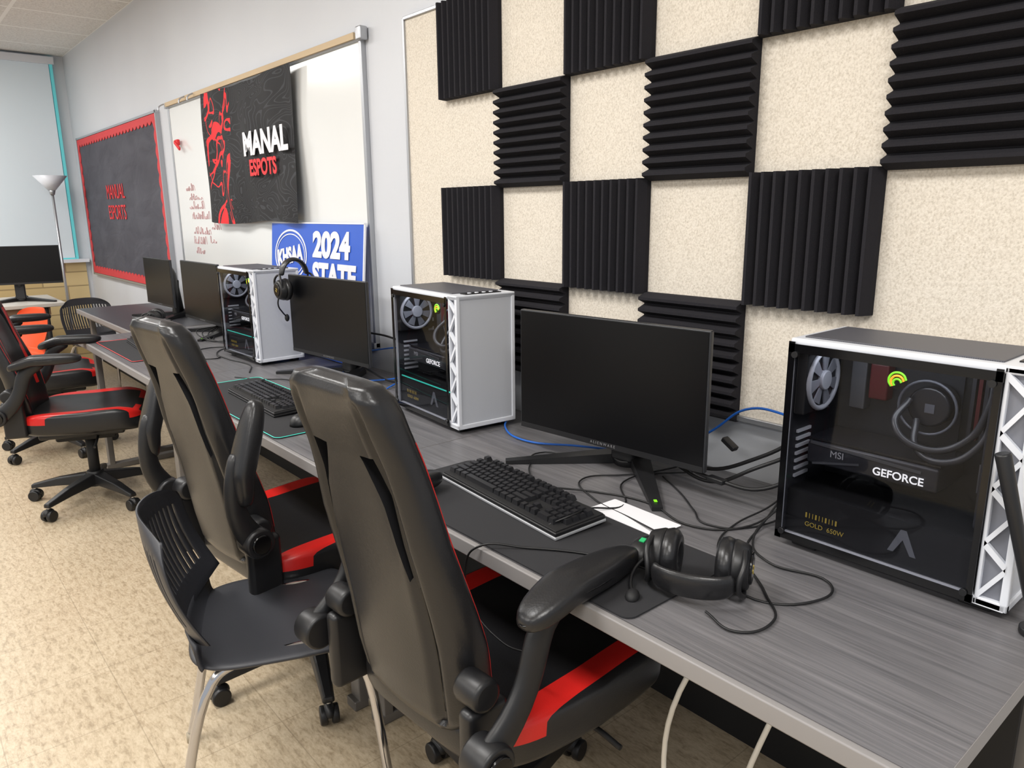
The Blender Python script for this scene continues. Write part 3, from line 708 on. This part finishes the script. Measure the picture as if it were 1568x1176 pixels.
        se('caster_hood_%d'%i,.030,.024,.028,1,1,BLKP,e,(pt(.30,0,.036)),rot=(0,0,a),nu=10,nv=18,fn=lambda p:(p.x,p.y*.75,max(p.z,-.004)))
    return e
gaming_chair(-1.10,-.635,radians(3),1,False,.2)
gaming_chair(-2.00,-.665,radians(6),1,True,.5)
gaming_chair(-4.04,-.85,radians(-20),3,False,.35,dz=-.01)
gaming_chair(-5.1,-.84,radians(-8),2,False,.1)

# ---------------------------------------------------------------- stacking chair
def stack_chair(x,y,rz,shell,name,slots=True):
    e=empty(name,(x,y,0),rz)
    def sf(p):
        return (p.x,p.y,p.z-.018*(1-(p.x/.21)**2)*(1-(p.y/.21)**2)*1.2-.03*max(0,(p.y-.12)/.09)**2)
    se('seat',.208,.205,.011,.6,.5,shell,e,(0,0,.445),fn=sf,nu=12,nv=60)
    vs=[];fs=[];nx,nz=41,16; T=.006
    def P(u,v,off):
        wd=.20-.015*v+.008*sin(v*pi)-.03*max(0,(v-.8)/.2)**2; x=wd*u
        z=.475+.285*v - .03*(abs(u)**4)*v + (.03*abs(u)**3)*(1-v)
        yb=-.205-.075*v-.015*sin(pi*v)+.06*u*u
        return (x,yb+off,z)
    def hole(i,j):
        if not slots: return False
        return (i%2==1) and 3<=i<=37 and 3<=j<=12
    idx={}
    for o_ in (0,1):
        for j in range(nz+1):
            for i in range(nx+1):
                idx[(o_,i,j)]=len(vs); vs.append(P(-1+2*i/nx,j/nz,-T*o_))
    for j in range(nz):
        for i in range(nx):
            if hole(i,j): continue
            for o_ in (0,1): fs.append((idx[(o_,i,j)],idx[(o_,i+1,j)],idx[(o_,i+1,j+1)],idx[(o_,i,j+1)]))
            for (di,dj,a,b_) in ((-1,0,(i,j),(i,j+1)),(1,0,(i+1,j),(i+1,j+1)),(0,-1,(i,j),(i+1,j)),(0,1,(i,j+1),(i+1,j+1))):
                ii,jj=i+di,j+dj
                if ii<0 or jj<0 or ii>=nx or jj>=nz or hole(ii,jj): fs.append((idx[(0,*a)],idx[(0,*b_)],idx[(1,*b_)],idx[(1,*a)]))
    mobj('backrest',vs,fs,shell,e,True).modifiers.new('w','WEIGHTED_NORMAL')
    vs=[];fs=[];N=8;M=6
    for j in range(M+1):
        v=j/M
        for i in range(N+1):
            u=-1+2*i/N; vs.append((.185*u,-.17-.045*v+.035*u*u*v-.012*(v*(1-v)),.437+.045*v*v+.02*v*u*u))
    for j in range(M):
        for i in range(N):
            a=j*(N+1)+i; fs.append((a,a+1,a+N+2,a+N+1))
    o=mobj('seat_back_web',vs,fs,shell,e,True); so=o.modifiers.new('s','SOLIDIFY'); so.thickness=.008
    for s in (-1,1):
        tube('leg_front_%d'%(s+1),[(s*.15,-.10,.425),(s*.155,.12,.425),(s*.165,.155,.40),(s*.20,.22,.02)],.011,CHROME,e)
        tube('leg_rear_%d'%(s+1),[(s*.15,.05,.423),(s*.155,-.12,.42),(s*.165,-.155,.395),(s*.205,-.26,.02)],.011,CHROME,e)
        for nm,yy in (('f',.22),('r',-.26)): cyl('glide_%s_%d'%(nm,s+1),(s*.202,yy,0),(s*.202,yy,.025),.014,mat('glide',(150,140,120),.5),e,seg=16)
    tube('cross_bar',[(-.15,0,.423),(.15,0,.423)],.009,CHROME,e,smooth=False)
    return e
CH=mat('charcoal_plastic',(46,47,52),.5,bump=(500,.2,.001))
stack_chair(-1.61,-.915,radians(-22),CH,'stacking_chair')
stack_chair(-6.05,-.95,radians(200),ORANGE,'plastic_chair',False)
stack_chair(-6.32,-.27,radians(-75),CH,'stacking_chair')

# ---------------------------------------------------------------- far corner
e=empty('work_table',(-6.95,-1.30,0)); box('top',(.75,1.7,.03),(0,0,.725),LAM,e,.005)
for i,(a,c) in enumerate(((-.33,-.72),(.33,-.72),(-.33,.72),(.33,.72))): cyl('leg_%d'%i,(a,c,0),(a,c,.71),.02,BLKM,e)
box('apron',(.68,1.5,.06),(0,0,.68),BROWN,e)
m_=monitor(-6.80,-.71,radians(78),z0=.88,ht=.29,txt=False,wd=.60); m_.location.z=.742
e=empty('floor_lamp',(-7.6,-.26,0)); cyl('base',(0,0,0),(0,0,.02),.13,ALU,e,bev=.004); cyl('pole',(0,0,.02),(0,0,1.62),.011,ALU,e)
cyl('bowl',(0,0,1.60),(0,0,1.72),.03,WHITEP,e,r2=.13,seg=36); cyl('bowl_neck',(0,0,1.56),(0,0,1.61),.018,ALU,e,r2=.03)
e=empty('storage_cabinet',(-7.65,-.65,0)); box('body',(.4,.4,.55),(0,0,.275),BROWN,e,.005); box('door',(.01,.36,.5),(.202,0,.28),mat('cab_door',(132,102,76),.5),e); cyl('knob',(.205,.12,.3),(.225,.12,.3),.012,ALU,e)

# ---------------------------------------------------------------- cables & small things
CZ=DZ+.003
def cable(name,pts,r,m_): return tube(name,[tuple(p) for p in pts],r,m_)
cable('ethernet_cable',[(-1.15,-.03,.76),(-1.02,-.02,.86),(-.93,-.03,.93),(-.80,-.06,.945),(-.70,-.06,.93)],.003,BCAB)
cable('ethernet_cable',[(-1.76,-.04,.76),(-1.66,-.16,.752),(-1.52,-.20,.751),(-1.38,-.12,.751),(-1.2,-.03,.751)],.003,BCAB)
cable('ethernet_cable',[(-3.05,-.06,.80),(-2.85,-.05,.80),(-2.65,-.04,.84),(-2.4,-.03,.88),(-2.1,-.04,.86)],.003,BCAB)
cable('ethernet_cable',[(-2.75,-.12,.752),(-2.6,-.20,.752),(-2.45,-.10,.76),(-2.3,-.03,.80)],.003,BCAB)
cable('ethernet_cable',[(-2.14,-.02,.84),(-2.3,-.02,.80),(-2.36,-.14,.752),(-2.22,-.25,.751),(-2.12,-.32,.751)],.003,BCAB)
cable('power_cable',[(-.72,-.08,1.0),(-.76,-.09,.92),(-.86,-.10,.84),(-.98,-.11,.79),(-1.05,-.10,.80)],.0045,BKCAB)
cable('display_cable',[(-.72,-.06,.98),(-.75,-.07,.9),(-.84,-.14,.83),(-.95,-.13,.77),(-1.08,-.10,.775)],.0045,BKCAB)
cable('display_cable',[(-.72,-.05,.94),(-.74,-.09,.86),(-.80,-.15,.80),(-.90,-.18,.80),(-1.0,-.16,.80)],.0045,BKCAB)
cable('power_cable',[(-.71,-.03,1.02),(-.73,-.04,.93),(-.77,-.05,.84),(-.80,-.02,.76),(-.79,.015,.66)],.004,BKCAB)
box('display_cable_plug',(.045,.02,.012),(-.90,-.18,.80),BLKP,None,.003,rot=(0,0,-.1))
box('display_cable_plug',(.04,.02,.012),(-.93,-.09,.858),BLKP,None,.003,rot=(0,.5,-.1))
cable('usb_cable',[(-.72,-.07,.9),(-.735,-.18,.80),(-.74,-.28,.752),(-.66,-.36,CZ),(-.55,-.35,CZ),(-.53,-.42,CZ),(-.62,-.50,CZ),(-.66,-.48,CZ+.01)],.0022,BKCAB)
cable('usb_cable',[(-.74,-.05,.88),(-.76,-.2,.76),(-.71,-.36,CZ),(-.60,-.47,CZ),(-.545,-.54,CZ),(-.57,-.61,CZ),(-.63,-.60,CZ+.004)],.0022,BKCAB)
cable('usb_cable',[(-.75,-.04,.84),(-.78,-.14,.77),(-.80,-.25,CZ),(-.77,-.36,CZ),(-.72,-.42,CZ),(-.69,-.46,CZ+.01)],.002,BKCAB)
cable('usb_cable',[(-.73,-.03,.92),(-.74,-.12,.78),(-.76,-.22,CZ),(-.84,-.30,CZ),(-.90,-.26,CZ),(-.98,-.20,CZ),(-1.08,-.14,CZ)],.002,BKCAB)
cable('keyboard_cable',[(-1.2,-.43,.762),(-1.12,-.34,CZ),(-1.0,-.30,CZ),(-.85,-.33,CZ),(-.78,-.26,CZ),(-.76,-.12,.77)],.0022,BKCAB)
cable('mouse_cable',[(-.84,-.44,.765),(-.95,-.40,CZ+.002),(-1.1,-.37,CZ),(-1.2,-.30,CZ),(-1.15,-.2,CZ),(-1.05,-.06,CZ)],.002,BKCAB)
cable('usb_cable',[(-1.22,-.05,CZ),(-1.30,-.18,CZ),(-1.42,-.24,CZ),(-1.36,-.33,CZ),(-1.28,-.40,CZ+.008)],.002,BKCAB)
cable('usb_cable',[(-1.10,-.05,CZ),(-1.12,-.24,CZ),(-1.02,-.36,CZ),(-1.04,-.44,CZ+.012),(-1.0,-.53,.785),(-1.03,-.58,.765)],.002,BKCAB)
cable('headset_cable',[(-.74,-.56,.76),(-.88,-.58,.752),(-1.0,-.66,.752),(-1.07,-.728,.750),(-1.10,-.735,.70),(-1.09,-.73,.62),(-1.0,-.73,.58),(-.9,-.735,.6)],.0022,BKCAB)
cable('keyboard_cable',[(-2.45,-.48,.762),(-2.55,-.38,CZ),(-2.75,-.36,CZ),(-2.85,-.45,CZ),(-2.95,-.5,CZ)],.0022,BKCAB)
cable('power_cable',[(-2.1,-.08,.8),(-2.2,-.1,.9),(-2.38,-.1,.93),(-2.6,-.1,.93)],.004,BKCAB)
cable('power_cable',[(-2.1,-.06,.78),(-2.25,-.1,.8),(-2.4,-.1,.76),(-2.6,-.1,.78)],.004,BKCAB)
cable('usb_cable',[(-2.12,-.1,.78),(-2.2,-.2,.752),(-2.35,-.28,CZ),(-2.3,-.38,CZ),(-2.15,-.46,CZ),(-2.12,-.52,CZ+.01)],.002,BKCAB)
cable('usb_cable',[(-2.14,-.06,.80),(-2.22,-.14,.76),(-2.18,-.26,CZ),(-2.08,-.34,CZ),(-2.10,-.42,CZ),(-2.3,-.44,CZ)],.0025,BKCAB)
cable('usb_cable',[(-3.55,-.1,.77),(-3.65,-.25,CZ),(-3.55,-.36,CZ),(-3.35,-.38,CZ),(-3.15,-.36,CZ),(-3.0,-.42,CZ)],.0025,BKCAB)
cable('usb_cable',[(-3.6,-.2,CZ),(-3.7,-.36,CZ),(-3.55,-.46,CZ),(-3.40,-.42,CZ),(-3.5,-.38,CZ)],.0025,BKCAB)
for i in range(4):
    cable('display_cable',[(-3.55,-.15,.76+.04*i),(-3.7,-.2+.02*i,.765+.02*i),(-3.85,-.25,.752),(-4.05,-.2-.03*i,.752+.01*i),(-4.2,-.12,.78)],.003,BKCAB)
cable('extension_cord',[(-.64,-.20,.70),(-.70,-.50,.60),(-.74,-.54,.30),(-.70,-.45,.05),(-.62,-.35,.010),(-.75,-.25,.010),(-.85,-.30,.010),(-.7,-.45,.018),(-.55,-.4,.010),(-.5,-.25,.010)],.005,WCAB)
cable('extension_cord',[(-.52,-.30,.70),(-.58,-.46,.5),(-.62,-.46,.20),(-.56,-.4,.012),(-.7,-.3,.012),(-.8,-.36,.012),(-.65,-.5,.012),(-.5,-.42,.012)],.005,WCAB)
e=empty('wifi_antenna',(-.262,-.268,DZ)); cyl('base',(0,0,0),(0,0,.012),.022,BLKP,e,bev=.002); cyl('stem',(0,0,.01),(-.012,-.005,.06),.006,BLKP,e); cyl('mast',(-.012,-.005,.055),(-.068,-.034,.285),.0085,BLKP,e,r2=.0115,bev=.003)

# ---------------------------------------------------------------- lights
def area(name,loc,sx,sy,pw,col=(1,.985,.965)):
    L=bpy.data.lights.new(name,'AREA'); L.shape='RECTANGLE'; L.size=sx; L.size_y=sy; L.energy=pw; L.color=col
    o=bpy.data.objects.new(name,L); o.location=loc; return link(o)
for x in (-6.6,-4.2,-1.8,.6):
    for y in (-1.7,-4.1):
        e=empty('ceiling_light',(x,y,HC)); box('diffuser',(1.2,.6,.01),(0,0,-.012),mat('light_diffuser',(250,250,248),.5,emis=(255,252,246),es=3),e); box('frame',(1.24,.64,.012),(0,0,-.006),WHITEP,e)
        a=area('troffer_lamp',(0,0,-.03),1.15,.55,40 if x<-3 else 44); a.parent=e
W=bpy.data.worlds.new('World'); S.world=W; W.use_nodes=True; W.node_tree.nodes['Background'].inputs[0].default_value=(.92,.96,1,1); W.node_tree.nodes['Background'].inputs[1].default_value=.62

# ---------------------------------------------------------------- camera
p=radians(13.1); yw=radians(40.4); ro=.0092
fh=Vector((-cos(yw),sin(yw),0)); R=Vector((sin(yw),cos(yw),0)); Zv=Vector((0,0,1))
F=fh*cos(p)-Zv*sin(p); U=fh*sin(p)+Zv*cos(p)
Rc=(R-U*ro).normalized(); Uc=(U+R*ro).normalized()
M=Matrix(((Rc.x,Uc.x,-F.x,0),(Rc.y,Uc.y,-F.y,-1.545),(Rc.z,Uc.z,-F.z,1.39),(0,0,0,1)))
cam=bpy.data.cameras.new('camera'); cam.lens=1138/1568*36; cam.sensor_width=36; cam.clip_start=.02
co=bpy.data.objects.new('camera',cam); co.matrix_world=M; COL.objects.link(co); S.camera=co
